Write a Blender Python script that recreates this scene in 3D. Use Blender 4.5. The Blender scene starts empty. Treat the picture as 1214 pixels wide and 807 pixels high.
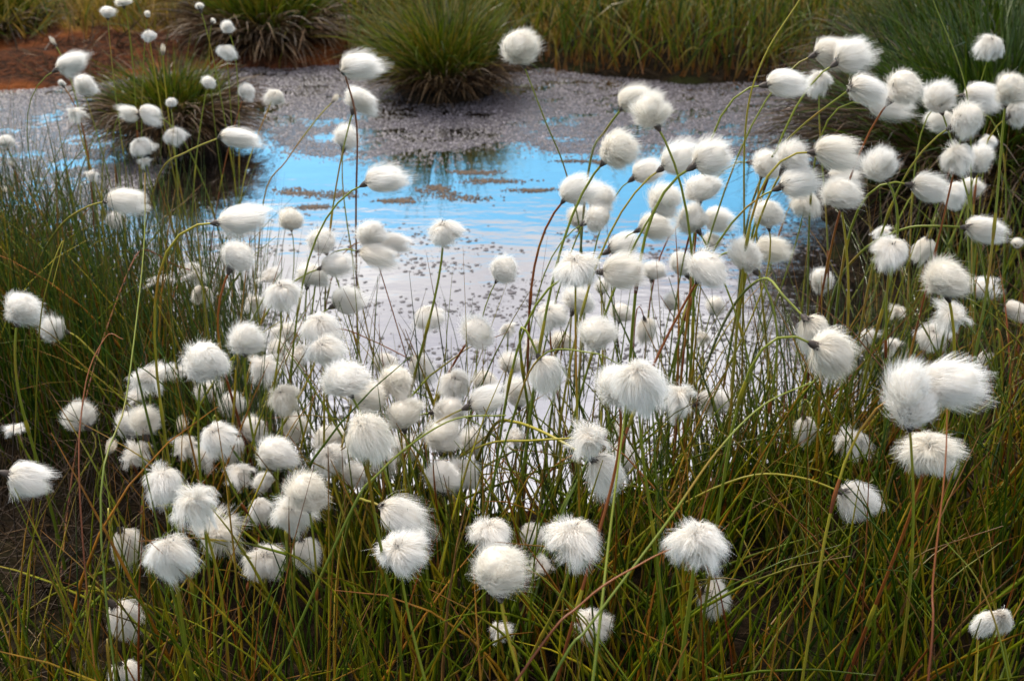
import bpy, math, random
import numpy as np
from mathutils import Vector, Matrix, Euler

# ------------------------------------------------------------------ camera, sky, sun, exposure
SC = bpy.context.scene
COL = SC.collection
H, PITCH, FPX = 1.0, math.radians(28.0), 1302.0      # eye height over the water, tilt, focal length in photo pixels
W0, H0 = 1214.0, 807.0
cam_d = bpy.data.cameras.new('camera'); cam = bpy.data.objects.new('camera', cam_d); COL.objects.link(cam)
cam.location = (0, 0, H); cam.rotation_euler = (math.pi / 2 - PITCH, 0, 0)
cam_d.sensor_width = 36.0; cam_d.lens = 36.0 * FPX / W0
cam_d.clip_start = 0.02; cam_d.clip_end = 2000
cam_d.dof.use_dof = True; cam_d.dof.focus_distance = 1.12; cam_d.dof.aperture_fstop = 11.0
SC.camera = cam

SUN_EL, SUN_AZ = math.radians(48), math.radians(-35)   # azimuth from +Y towards +X
world = bpy.data.worlds.new('World'); SC.world = world; world.use_nodes = True
nt = world.node_tree; nt.nodes.clear()
def N(tree, t, **kw):
    n = tree.nodes.new(t)
    for k, v in kw.items(): setattr(n, k, v)
    return n
sky = N(nt, 'ShaderNodeTexSky', sky_type='NISHITA', sun_disc=False, sun_elevation=SUN_EL, sun_rotation=SUN_AZ,
        altitude=300.0, air_density=1.0, dust_density=0.4, ozone_density=2.0)
tc = N(nt, 'ShaderNodeTexCoord'); mp = N(nt, 'ShaderNodeMapping')
mp.inputs['Location'].default_value = (3.1, 1.7, 0.0); mp.inputs['Scale'].default_value = (1.0, 1.0, 2.6)
no = N(nt, 'ShaderNodeTexNoise'); no.inputs['Scale'].default_value = 1.7; no.inputs['Detail'].default_value = 6.0; no.inputs['Roughness'].default_value = 0.55
sx = N(nt, 'ShaderNodeSeparateXYZ')
el = N(nt, 'ShaderNodeMapRange'); el.inputs[1].default_value = 0.33; el.inputs[2].default_value = 0.44; el.inputs[3].default_value = -0.30; el.inputs[4].default_value = 0.34
ad = N(nt, 'ShaderNodeMath', operation='ADD')
cv = N(nt, 'ShaderNodeMapRange', interpolation_type='SMOOTHSTEP'); cv.inputs[1].default_value = 0.36; cv.inputs[2].default_value = 0.60
no2 = N(nt, 'ShaderNodeTexNoise'); no2.inputs['Scale'].default_value = 3.3; no2.inputs['Detail'].default_value = 5.0
cr = N(nt, 'ShaderNodeValToRGB')
cr.color_ramp.elements[0].position = 0.30; cr.color_ramp.elements[0].color = (5.2, 5.1, 5.9, 1)
cr.color_ramp.elements[1].position = 0.68; cr.color_ramp.elements[1].color = (13.4, 13.0, 12.8, 1)
mx = N(nt, 'ShaderNodeMix', data_type='RGBA')
bg = N(nt, 'ShaderNodeBackground'); bg.inputs['Strength'].default_value = 0.085
wo = N(nt, 'ShaderNodeOutputWorld')
L = nt.links.new
L(tc.outputs['Generated'], mp.inputs['Vector']); L(mp.outputs['Vector'], no.inputs['Vector']); L(mp.outputs['Vector'], no2.inputs['Vector'])
L(tc.outputs['Generated'], sx.inputs[0]); L(sx.outputs['Z'], el.inputs[0])
L(no.outputs['Fac'], ad.inputs[0]); L(el.outputs[0], ad.inputs[1]); L(ad.outputs[0], cv.inputs[0])
L(no2.outputs['Fac'], cr.inputs[0])
L(cv.outputs[0], mx.inputs[0]); hsv = N(nt, 'ShaderNodeHueSaturation'); hsv.inputs['Saturation'].default_value = 1.28; hsv.inputs['Hue'].default_value = 0.472; hsv.inputs['Value'].default_value = 1.2; L(sky.outputs[0], hsv.inputs['Color']); L(hsv.outputs[0], mx.inputs[6]); ov = N(nt, 'ShaderNodeMapRange'); ov.inputs[1].default_value = 0.36; ov.inputs[2].default_value = 0.70; ov.inputs[3].default_value = 0.50; ov.inputs[4].default_value = 1.25; L(sx.outputs['Z'], ov.inputs[0])
ovm = N(nt, 'ShaderNodeVectorMath', operation='SCALE'); L(cr.outputs[0], ovm.inputs[0]); L(ov.outputs[0], ovm.inputs['Scale'])   # an overcast sky is brighter overhead
L(ovm.outputs[0], mx.inputs[7])
L(mx.outputs[2], bg.inputs['Color']); L(bg.outputs[0], wo.inputs[0])

sun_d = bpy.data.lights.new('sun', 'SUN'); sun_d.energy = 3.0; sun_d.angle = math.radians(9); sun_d.color = (1.0, 0.93, 0.82)
sun = bpy.data.objects.new('sun', sun_d); COL.objects.link(sun)
sdir = Vector((math.sin(SUN_AZ) * math.cos(SUN_EL), math.cos(SUN_AZ) * math.cos(SUN_EL), math.sin(SUN_EL)))
sun.rotation_euler = sdir.to_track_quat('Z', 'Y').to_euler()
SC.view_settings.view_transform = 'Standard'; SC.view_settings.look = 'None'
SC.view_settings.exposure = 0.95; SC.view_settings.gamma = 1.0; SC.view_settings.use_curve_mapping = False
SC.render.engine = 'CYCLES'
SC.cycles.max_bounces = 8; SC.cycles.diffuse_bounces = 5; SC.cycles.glossy_bounces = 3; SC.cycles.transmission_bounces = 5
SC.cycles.transparent_max_bounces = 8; SC.cycles.use_denoising = True; SC.cycles.caustics_reflective = False; SC.cycles.caustics_refractive = False

# ------------------------------------------------------------------ helpers
rng = np.random.default_rng(11); random.seed(5)
FW = np.array([0, math.cos(PITCH), -math.sin(PITCH)]); RT = np.array([1.0, 0, 0]); UP = np.array([0, math.sin(PITCH), math.cos(PITCH)])
EYE = np.array([0, 0, H])
def ray(px, py): return FW + RT * ((px - W0 / 2) / FPX) + UP * ((H0 / 2 - py) / FPX)
def at(px, py, d): return EYE + ray(px, py) * d
def ground(px, py, z=0.0):
    r = ray(px, py); return EYE + r * ((z - H) / r[2])
def tag(o, label=None, cat=None, group=None, kind=None):
    if label: o['label'] = label
    if cat: o['category'] = cat
    if group: o['group'] = group
    if kind: o['kind'] = kind
    return o
def empty(name, loc):
    o = bpy.data.objects.new(name, None); COL.objects.link(o); o.location = loc; o.empty_display_size = 0.02; return o
def mesh_np(name, v, f, attrs=None, smooth=True):
    """v (n,3); f (m,3) or (m,4)"""
    me = bpy.data.meshes.new(name); v = np.ascontiguousarray(v, np.float32); f = np.ascontiguousarray(f, np.int32); k = f.shape[1]
    me.vertices.add(len(v)); me.vertices.foreach_set('co', v.ravel())
    me.loops.add(f.size); me.loops.foreach_set('vertex_index', f.ravel())
    me.polygons.add(len(f)); me.polygons.foreach_set('loop_start', np.arange(0, f.size, k, dtype=np.int32))
    me.update(calc_edges=True)
    if smooth: me.polygons.foreach_set('use_smooth', np.ones(len(f), bool))
    for n_, a in (attrs or {}).items():
        at_ = me.attributes.new(n_, 'FLOAT', 'POINT'); at_.data.foreach_set('value', np.ascontiguousarray(a, np.float32))
    return me
def link(name, me, mat, parent=None, loc=None):
    o = bpy.data.objects.new(name, me)
    if mat and not me.materials: me.materials.append(mat)
    COL.objects.link(o)
    if parent is not None: o.parent = parent
    if loc is not None: o.location = loc
    return o
def nrm(a): return a / np.maximum(np.linalg.norm(a, axis=-1, keepdims=True), 1e-9)

def tubes(paths, rad, sides=3, twist=None):
    """paths (n,s,3), rad (n,s) -> verts, quads, along, index per vertex"""
    n, s, _ = paths.shape
    t = nrm(np.gradient(paths, axis=1))
    ref = np.tile(np.array([0.31, 0.93, 0.12]), (n, 1)) if twist is None else twist
    a = nrm(np.cross(t, ref[:, None, :])); b = np.cross(t, a)
    ang = np.arange(sides) * 2 * math.pi / sides
    v = paths[:, :, None, :] + rad[:, :, None, None] * (a[:, :, None, :] * np.cos(ang)[None, None, :, None] + b[:, :, None, :] * np.sin(ang)[None, None, :, None])
    idx = np.arange(n * s * sides).reshape(n, s, sides)
    nx = np.roll(idx, -1, axis=2)
    f = np.stack([idx[:, :-1], nx[:, :-1], nx[:, 1:], idx[:, 1:]], -1).reshape(-1, 4)
    al = np.broadcast_to(np.linspace(0, 1, s)[None, :, None], (n, s, sides)).reshape(-1)
    ii = np.broadcast_to(np.arange(n)[:, None, None], (n, s, sides)).reshape(-1)
    return v.reshape(-1, 3), f, al, ii
def ribbons(paths, wid, ref):
    n, s, _ = paths.shape
    t = nrm(np.gradient(paths, axis=1)); a = nrm(np.cross(t, ref[:, None, :]))
    v = np.stack([paths - a * wid[..., None], paths + a * wid[..., None]], 2)
    idx = np.arange(n * s * 2).reshape(n, s, 2)
    f = np.stack([idx[:, :-1, 0], idx[:, :-1, 1], idx[:, 1:, 1], idx[:, 1:, 0]], -1).reshape(-1, 4)
    al = np.broadcast_to(np.linspace(0, 1, s)[None, :, None], (n, s, 2)).reshape(-1)
    ii = np.broadcast_to(np.arange(n)[:, None, None], (n, s, 2)).reshape(-1)
    return v.reshape(-1, 3), f, al, ii
def blade_paths(base, az, lean, length, bend, seg, kink=0.0):
    """base (n,3), azimuth of lean, lean angle, length, bend angle gained along the blade"""
    n = len(base); t = np.linspace(0, 1, seg + 1)
    th = lean[:, None] + bend[:, None] * t[None, :] ** 1.6
    st = length[:, None] / seg
    a2 = az[:, None] + kink * rng.normal(0, 1, (n, 1)) * t[None, :]
    d = np.stack([np.sin(th) * np.cos(a2), np.sin(th) * np.sin(a2), np.cos(th)], -1) * st[..., None]
    p = np.concatenate([np.zeros((n, 1, 3)), np.cumsum((d[:, 1:] + d[:, :-1]) * 0.5, axis=1)], 1)
    return base[:, None, :] + p
_grid = {}
def vnoise(x, y, sc, seed):
    g = _grid.setdefault(seed, np.random.default_rng(seed).random((64, 64)))
    u = np.asarray(x) * sc + 100.0; v = np.asarray(y) * sc + 100.0
    i = np.floor(u).astype(int); j = np.floor(v).astype(int); fu = u - i; fv = v - j
    fu = fu * fu * (3 - 2 * fu); fv = fv * fv * (3 - 2 * fv)
    q = lambda a, b: g[a % 64, b % 64]
    return (q(i, j) * (1 - fu) + q(i + 1, j) * fu) * (1 - fv) + (q(i, j + 1) * (1 - fu) + q(i + 1, j + 1) * fu) * fv
def fbm(x, y, sc, seed, o=4):
    s = 0; a = 0.5
    for k in range(o): s = s + a * vnoise(x, y, sc * 2 ** k, seed + k); a *= 0.5
    return s / (1 - 0.5 ** o)

# ------------------------------------------------------------------ materials
def mat(name):
    m = bpy.data.materials.new(name); m.use_nodes = True; t = m.node_tree; t.nodes.clear()
    return m, t, t.links.new
def ramp(t, els, interp='LINEAR'):
    r = N(t, 'ShaderNodeValToRGB'); c = r.color_ramp; c.interpolation = interp
    while len(c.elements) < len(els): c.elements.new(0.5)
    for e, (p, col) in zip(c.elements, els): e.position = p; e.color = (*col, 1)
    return r
def attr(t, n): a = N(t, 'ShaderNodeAttribute'); a.attribute_name = n; return a
def mixc(t, l, fac, a, b):
    m = N(t, 'ShaderNodeMix', data_type='RGBA')
    for s, v in ((0, fac), (6, a), (7, b)):
        if hasattr(v, 'node'): l(v, m.inputs[s])
        else: m.inputs[s].default_value = v if s == 0 else (*v, 1)
    return m.outputs[2]
def mrange(t, l, x, a, b, c=0.0, d=1.0):
    m = N(t, 'ShaderNodeMapRange', interpolation_type='SMOOTHSTEP'); l(x, m.inputs[0])
    for i, v in enumerate((a, b, c, d)): m.inputs[1 + i].default_value = v
    return m.outputs[0]
def math_(t, l, op, a, b):
    m = N(t, 'ShaderNodeMath', operation=op)
    for i, v in enumerate((a, b)):
        if hasattr(v, 'node'): l(v, m.inputs[i])
        else: m.inputs[i].default_value = v
    return m.outputs[0]

def blade_material(name, stops, base_col, base_end, tip_col, tip_start, trans=0.25, rough=0.42):
    m, t, l = mat(name)
    r = attr(t, 'rnd'); al = attr(t, 'along'); r2 = attr(t, 'rnd2')
    rp = ramp(t, stops); l(r.outputs['Fac'], rp.inputs[0]); c = rp.outputs[0]
    bf = mrange(t, l, al.outputs['Fac'], 0.0, base_end, 0.85, 0.0); c = mixc(t, l, bf, c, base_col)
    tf = mrange(t, l, al.outputs['Fac'], tip_start, 1.0, 0.0, 0.9)
    tf = math_(t, l, 'MULTIPLY', tf, mrange(t, l, r2.outputs['Fac'], 0.35, 0.75)); c = mixc(t, l, tf, c, tip_col)
    g = N(t, 'ShaderNodeNewGeometry'); nz = N(t, 'ShaderNodeTexNoise'); nz.inputs['Scale'].default_value = 38.0
    l(g.outputs['Position'], nz.inputs['Vector'])
    hs = N(t, 'ShaderNodeHueSaturation'); l(c, hs.inputs['Color']); l(mrange(t, l, nz.outputs['Fac'], 0.25, 0.75, 0.7, 1.3), hs.inputs['Value'])
    p = N(t, 'ShaderNodeBsdfPrincipled'); l(hs.outputs[0], p.inputs['Base Color']); p.inputs['Roughness'].default_value = rough; p.inputs['Specular IOR Level'].default_value = 0.35
    tr = N(t, 'ShaderNodeBsdfTranslucent'); l(hs.outputs[0], tr.inputs['Color'])
    ms = N(t, 'ShaderNodeMixShader'); ms.inputs[0].default_value = trans; l(p.outputs[0], ms.inputs[1]); l(tr.outputs[0], ms.inputs[2])
    o = N(t, 'ShaderNodeOutputMaterial'); l(ms.outputs[0], o.inputs[0]); return m
GREEN = [(0.0, (0.010, 0.028, 0.002)), (0.40, (0.036, 0.074, 0.002)), (0.70, (0.125, 0.155, 0.003)), (0.84, (0.25, 0.20, 0.006)), (0.91, (0.24, 0.095, 0.007)), (0.95, (0.17, 0.035, 0.006)), (1.0, (0.22, 0.14, 0.05))]
M_SEDGE = blade_material('sedge', GREEN, (0.12, 0.075, 0.02), 0.22, (0.20, 0.07, 0.015), 0.62)
RUSHG = [(0.0, (0.010, 0.034, 0.003)), (0.5, (0.036, 0.086, 0.004)), (0.8, (0.100, 0.130, 0.004)), (0.92, (0.15, 0.10, 0.008)), (1.0, (0.15, 0.045, 0.010))]
M_RUSH = blade_material('rush', RUSHG, (0.14, 0.06, 0.02), 0.12, (0.14, 0.06, 0.02), 0.8)
M_FAR = blade_material('far_sedge', [(0.0, (0.006, 0.015, 0.0015)), (0.35, (0.040, 0.074, 0.003)), (0.65, (0.110, 0.132, 0.006)), (0.88, (0.17, 0.11, 0.010)), (1.0, (0.21, 0.18, 0.06))], (0.17, 0.055, 0.015), 0.34, (0.13, 0.09, 0.02), 0.8)
M_DEAD = blade_material('dead_leaves', [(0.0, (0.018, 0.010, 0.005)), (0.45, (0.050, 0.026, 0.010)), (0.78, (0.10, 0.050, 0.017)), (1.0, (0.18, 0.12, 0.06))], (0.03, 0.017, 0.009), 0.2, (0.15, 0.09, 0.04), 0.7, 0.12, 0.6)
M_MOOR = blade_material('moor_grass', [(0.0, (0.060, 0.085, 0.010)), (0.3, (0.16, 0.13, 0.016)), (0.7, (0.24, 0.155, 0.022)), (1.0, (0.28, 0.17, 0.04))], (0.17, 0.07, 0.02), 0.3, (0.2, 0.12, 0.03), 0.6)

def wool_material():
    m, t, l = mat('wool')
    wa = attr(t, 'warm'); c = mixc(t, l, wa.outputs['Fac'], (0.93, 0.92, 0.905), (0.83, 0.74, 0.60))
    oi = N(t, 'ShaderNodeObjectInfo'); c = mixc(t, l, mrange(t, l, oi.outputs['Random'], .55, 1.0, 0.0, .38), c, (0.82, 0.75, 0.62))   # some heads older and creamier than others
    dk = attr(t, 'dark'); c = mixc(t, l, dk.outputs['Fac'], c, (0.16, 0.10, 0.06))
    d = N(t, 'ShaderNodeBsdfDiffuse'); l(c, d.inputs[0]); tr = N(t, 'ShaderNodeBsdfTranslucent'); l(c, tr.inputs[0])
    ms = N(t, 'ShaderNodeMixShader'); ms.inputs[0].default_value = 0.42; l(d.outputs[0], ms.inputs[1]); l(tr.outputs[0], ms.inputs[2])
    gl = N(t, 'ShaderNodeBsdfGlossy'); gl.inputs['Roughness'].default_value = 0.4; gl.inputs['Color'].default_value = (0.9, 0.9, 0.92, 1)
    m2 = N(t, 'ShaderNodeMixShader'); m2.inputs[0].default_value = 0.06; l(ms.outputs[0], m2.inputs[1]); l(gl.outputs[0], m2.inputs[2])
    o = N(t, 'ShaderNodeOutputMaterial'); l(m2.outputs[0], o.inputs[0]); return m
M_WOOL = wool_material()
def simple(name, c1, c2, sc, rough, spec=0.3, bump=0.0):
    m, t, l = mat(name); g = N(t, 'ShaderNodeTexCoord'); nz = N(t, 'ShaderNodeTexNoise'); nz.inputs['Scale'].default_value = sc; nz.inputs['Detail'].default_value = 5
    l(g.outputs['Object'], nz.inputs['Vector']); c = mixc(t, l, mrange(t, l, nz.outputs['Fac'], 0.3, 0.7), c1, c2)
    p = N(t, 'ShaderNodeBsdfPrincipled'); l(c, p.inputs['Base Color']); p.inputs['Roughness'].default_value = rough; p.inputs['Specular IOR Level'].default_value = spec
    if bump:
        b = N(t, 'ShaderNodeBump'); b.inputs['Strength'].default_value = bump; b.inputs['Distance'].default_value = 0.02; l(nz.outputs['Fac'], b.inputs['Height']); l(b.outputs[0], p.inputs['Normal'])
    o = N(t, 'ShaderNodeOutputMaterial'); l(p.outputs[0], o.inputs[0]); return m
M_SCALE = simple('dark_scales', (0.018, 0.014, 0.012), (0.075, 0.055, 0.045), 300, 0.6)
M_MOUND = simple('tussock_peat', (0.008, 0.006, 0.004), (0.03, 0.018, 0.010), 30, 0.9, 0.1, 0.6)
def stem_material(name, lo, mid, rust):
    m, t, l = mat(name); al = attr(t, 'along'); g = N(t, 'ShaderNodeNewGeometry')
    nz = N(t, 'ShaderNodeTexNoise'); nz.inputs['Scale'].default_value = 9.0; l(g.outputs['Position'], nz.inputs['Vector'])
    c = mixc(t, l, mrange(t, l, al.outputs['Fac'], 0.1, 0.8), lo, mid); c = mixc(t, l, mrange(t, l, nz.outputs['Fac'], 0.54, 0.68), c, rust)
    p = N(t, 'ShaderNodeBsdfPrincipled'); l(c, p.inputs['Base Color']); p.inputs['Roughness'].default_value = 0.45; p.inputs['Specular IOR Level'].default_value = 0.3
    o = N(t, 'ShaderNodeOutputMaterial'); l(p.outputs[0], o.inputs[0]); return m
M_STEM = {'green': stem_material('green_stem', (0.075, 0.105, 0.008), (0.150, 0.170, 0.014), (0.21, 0.13, 0.014)),
          'yellow': stem_material('yellow_stem', (0.12, 0.11, 0.008), (0.24, 0.20, 0.014), (0.26, 0.13, 0.012)),
          'rust': stem_material('rust_stem', (0.09, 0.022, 0.006), (0.19, 0.055, 0.010), (0.24, 0.11, 0.012))}

# ------------------------------------------------------------------ pool outline and ground
POOL_PX = [(-330, 118), (0, 106), (110, 99), (210, 84), (330, 78), (440, 74), (530, 78), (600, 84), (650, 80), (700, 88), (800, 97), (900, 97),
           (1000, 108), (1060, 128), (1030, 170), (985, 230), (990, 300), (1030, 345), (1085, 400), (1075, 455), (1000, 505), (900, 560), (800, 595), (660, 612),
           (540, 618), (420, 600), (340, 560), (285, 510), (240, 455), (170, 400), (90, 365), (0, 345), (-330, 340)]
POOL = np.array([ground(x, y)[:2] for x, y in POOL_PX])
def pool_sd(x, y):
    """signed distance to the shoreline: negative in the water"""
    P = np.stack([np.ravel(x), np.ravel(y)], -1); A = POOL; B = np.roll(POOL, -1, axis=0)
    d = np.full(len(P), 1e9); ins = np.zeros(len(P), bool)
    for a, b in zip(A, B):
        e = b - a; w = P - a; h_ = np.clip((w @ e) / (e @ e), 0, 1); d = np.minimum(d, np.linalg.norm(w - h_[:, None] * e, axis=1))
        c = (a[1] > P[:, 1]) != (b[1] > P[:, 1]); xs = a[0] + (P[:, 1] - a[1]) / (b[1] - a[1] if b[1] != a[1] else 1e-9) * e[0]
        ins ^= c & (P[:, 0] < xs)
    return np.where(ins, -d, d).reshape(np.shape(x))
def smooth(a, b, v): t = np.clip((v - a) / (b - a), 0, 1); return t * t * (3 - 2 * t)
def height(x, y):
    x = np.asarray(x, float); y = np.asarray(y, float)
    s = pool_sd(x, y) + (fbm(x, y, 5.0, 30, 3) - 0.5) * 0.10
    bank = 0.015 + 0.055 * smooth(0, 0.25, s) + (fbm(x, y, 3.2, 40) - 0.5) * 0.09 * smooth(0.05, 0.4, s)
    far = smooth(3.7, 5.5, y) * 0.10 + smooth(8, 60, y) * 1.2 * fbm(x, y, 0.08, 50, 3)
    z = np.where(s > 0, bank + far * smooth(0, 0.5, s), np.maximum(-0.16, s * 0.75 + 0.012 ))
    return z
def grow(a, b, st, ratio):
    out = [a]
    while out[-1] < b: out.append(out[-1] + st); st *= ratio
    return out
gx = np.array([-v for v in grow(2.4, 160, 0.06, 1.18)[::-1]] + list(np.arange(-2.36, 2.37, 0.04)) + grow(2.4, 160, 0.06, 1.18))
gy = np.array([-v for v in grow(0.0, 60, 0.1, 1.25)[::-1]][:-1] + list(np.arange(0, 5.6, 0.04)) + grow(5.6, 300, 0.06, 1.15))
GX, GY = np.meshgrid(gx, gy, indexing='ij'); GZ = height(GX, GY)
ii = np.arange(GX.size).reshape(GX.shape)
gf = np.stack([ii[:-1, :-1], ii[1:, :-1], ii[1:, 1:], ii[:-1, 1:]], -1).reshape(-1, 4)
def ground_material():
    m, t, l = mat('peat_and_moss'); g = N(t, 'ShaderNodeNewGeometry'); sp = N(t, 'ShaderNodeSeparateXYZ'); l(g.outputs['Position'], sp.inputs[0])
    n1 = N(t, 'ShaderNodeTexNoise'); n1.inputs['Scale'].default_value = 4.0; n1.inputs['Detail'].default_value = 7; l(g.outputs['Position'], n1.inputs['Vector'])
    n2 = N(t, 'ShaderNodeTexNoise'); n2.inputs['Scale'].default_value = 55.0; n2.inputs['Detail'].default_value = 5; l(g.outputs['Position'], n2.inputs['Vector'])
    near = mixc(t, l, mrange(t, l, n2.outputs['Fac'], 0.3, 0.7), (0.006, 0.005, 0.003), (0.020, 0.013, 0.007))
    near = mixc(t, l, mrange(t, l, n1.outputs['Fac'], 0.5, 0.65), near, (0.018, 0.020, 0.006))
    red = mixc(t, l, mrange(t, l, n2.outputs['Fac'], 0.3, 0.7), (0.016, 0.008, 0.005), (0.065, 0.022, 0.009)); red = mixc(t, l, mrange(t, l, n1.outputs['Fac'], 0.49, 0.62), red, (0.120, 0.036, 0.010))
    moor = mixc(t, l, mrange(t, l, n1.outputs['Fac'], 0.35, 0.65), (0.06, 0.055, 0.012), (0.17, 0.11, 0.025))
    yj = math_(t, l, 'ADD', sp.outputs['Y'], math_(t, l, 'MULTIPLY', n1.outputs['Fac'], 0.9))
    rf = math_(t, l, 'MULTIPLY', mrange(t, l, yj, 3.3, 3.7), mrange(t, l, sp.outputs['X'], -0.55, -0.25, 1.0, 0.0)); c = mixc(t, l, rf, near, red); c = mixc(t, l, mrange(t, l, yj, 4.65, 4.9), c, moor)
    p = N(t, 'ShaderNodeBsdfPrincipled'); l(c, p.inputs['Base Color']); p.inputs['Roughness'].default_value = 0.95; p.inputs['Specular IOR Level'].default_value = 0.04
    b = N(t, 'ShaderNodeBump'); b.inputs['Strength'].default_value = 0.8; b.inputs['Distance'].default_value = 0.03; l(n2.outputs['Fac'], b.inputs['Height']); l(b.outputs[0], p.inputs['Normal'])
    o = N(t, 'ShaderNodeOutputMaterial'); l(p.outputs[0], o.inputs[0]); return m
g_o = link('ground', mesh_np('ground', np.stack([GX, GY, GZ], -1).reshape(-1, 3), gf), ground_material()); tag(g_o, 'dark peat and moss of the bog round the pool', kind='structure')
def water_material():
    m, t, l = mat('bog_water'); g = N(t, 'ShaderNodeNewGeometry')
    mp = N(t, 'ShaderNodeMapping'); mp.inputs['Scale'].default_value = (1.0, 2.2, 1.0); l(g.outputs['Position'], mp.inputs['Vector'])
    n1 = N(t, 'ShaderNodeTexNoise'); n1.inputs['Scale'].default_value = 9.0; n1.inputs['Detail'].default_value = 3; l(mp.outputs[0], n1.inputs['Vector'])
    b = N(t, 'ShaderNodeBump'); b.inputs['Strength'].default_value = 0.05; b.inputs['Distance'].default_value = 0.02; l(n1.outputs['Fac'], b.inputs['Height'])
    d = N(t, 'ShaderNodeBsdfDiffuse'); d.inputs[0].default_value = (0.012, 0.010, 0.009, 1)
    gl = N(t, 'ShaderNodeBsdfGlossy'); gl.inputs['Roughness'].default_value = 0.03; gl.inputs['Color'].default_value = (1, 1, 1, 1); l(b.outputs[0], gl.inputs['Normal'])
    fr = N(t, 'ShaderNodeLayerWeight'); fr.inputs['Blend'].default_value = 0.5
    f = mrange(t, l, fr.outputs['Facing'], 0.2, 0.9, 0.60, 0.85)
    ms = N(t, 'ShaderNodeMixShader'); l(f, ms.inputs[0]); l(d.outputs[0], ms.inputs[1]); l(gl.outputs[0], ms.inputs[2])
    o = N(t, 'ShaderNodeOutputMaterial'); l(ms.outputs[0], o.inputs[0]); return m
wx = np.linspace(-4.5, 2.2, 20); wy = np.linspace(1.2, 5.0, 20); WX, WY = np.meshgrid(wx, wy, indexing='ij'); wi = np.arange(400).reshape(20, 20)
w_o = link('pool_water', mesh_np('pool_water', np.stack([WX, WY, WX * 0], -1).reshape(-1, 3), np.stack([wi[:-1, :-1], wi[1:, :-1], wi[1:, 1:], wi[:-1, 1:]], -1).reshape(-1, 4)), water_material())
tag(w_o, 'still bog pool reflecting blue sky and pale cloud', kind='structure')

# ------------------------------------------------------------------ grasses nobody could count
def field(name, label, pts, lean, length, bend, rad, material, seg=5, flat=False, az=None, rlo=0.0, rhi=1.0, kink=0.3, kind='stuff', parent=None, sink=0.01, zfun=height):
    n = len(pts); base = np.concatenate([pts, (zfun(pts[:, 0], pts[:, 1]) - sink)[:, None]], 1) if pts.shape[1] == 2 else pts
    az = rng.uniform(0, 2 * math.pi, n) if az is None else az
    p = blade_paths(base, az, lean, length, bend, seg, kink)
    tt = np.linspace(0, 1, seg + 1)[None, :]; r = rad[:, None] * (1.0 - 0.85 * tt ** 1.8)
    if flat: v, f, al, ix = ribbons(p, r, nrm(rng.normal(0, 1, (n, 3))))
    else: v, f, al, ix = tubes(p, r, 3)
    me = mesh_np(name, v, f, {'along': al, 'rnd': rng.uniform(rlo, rhi, n)[ix], 'rnd2': rng.random(n)[ix]})
    o = link(name, me, material, parent)
    if parent is None: tag(o, label, kind=kind)
    else: o['kind'] = 'stuff'
    return o
def scatter(n, x0, x1, y0, y1, keep):
    out = []; c = 0
    while c < n:
        P = np.stack([rng.uniform(x0, x1, 4000), rng.uniform(y0, y1, 4000)], -1); P = P[rng.random(4000) < keep(P[:, 0], P[:, 1])]; out.append(P); c += len(P)
    return np.concatenate(out)[:n]
U = rng.uniform; G = rng.normal
HOL = ground(35, 715)[:2]
# near bank sedge (clumped)
def keep_near(x, y): return (pool_sd(x, y) > 0.0) * (np.abs(x) < 0.25 + 0.56 * y) * smooth(0.36, 0.6, fbm(x, y, 7, 60)) * smooth(.15, .30, np.hypot(x - HOL[0], (y - HOL[1]) * .8)) * np.where((y > 1.5) & (x > 0.45), 0.3, 1) 
pn = scatter(3700, -1.5, 1.7, 0.5, 2.1, keep_near); n = len(pn)
hs_ = np.clip(pool_sd(pn[:, 0], pn[:, 1]) / 0.3, 0.6, 1) * np.where((pn[:, 0] > -.55) & (pn[:, 0] < .25) & (pn[:, 1] > .8), .8, 1)
field('sedge_grass', 'green and rusty sedge blades covering the near bank', pn, np.abs(G(0.14, 0.18, n)), np.clip(G(0.27, 0.08, n), .1, .44) * hs_, np.abs(G(0.2, 0.35, n)), U(.0010, .0023, n), M_SEDGE)
pn = scatter(1600, -1.5, 1.7, 0.5, 2.1, keep_near); n = len(pn)
field('broad_sedge_grass', 'broader yellow, olive and rust sedge leaves among the finer blades', pn, np.abs(G(0.3, 0.3, n)), np.clip(G(0.30, 0.08, n), .1, .44), np.abs(G(0.3, 0.45, n)), U(.0017, .0031, n), M_SEDGE, rlo=.46, rhi=.93, seg=7)
# fine dead litter low in the sedge
pd = scatter(1500, -1.5, 1.7, 0.5, 2.3, lambda x, y: (pool_sd(x, y) > 0.0) * (np.abs(x) < 0.25 + 0.56 * y) * 1.0); n = len(pd)
field('dead_grass', 'tangled brown dead blades lying low under the sedge', pd, np.abs(G(0.9, 0.4, n)), U(.08, .26, n), G(0.3, 0.5, n), U(.0005, .0012, n), M_DEAD)
ph_ = np.array(HOL) + rng.normal(0, .13, (260, 2)) + [.02, .03]; n = len(ph_)
field('hollow_dead_grass', 'brown dead strands hanging into the dark hollow of the bank', ph_, np.abs(G(0.75, 0.35, n)), U(.12, .34, n), G(0.5, 0.4, n), U(.0006, .0013, n), M_DEAD, seg=6, rhi=.35)
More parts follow.
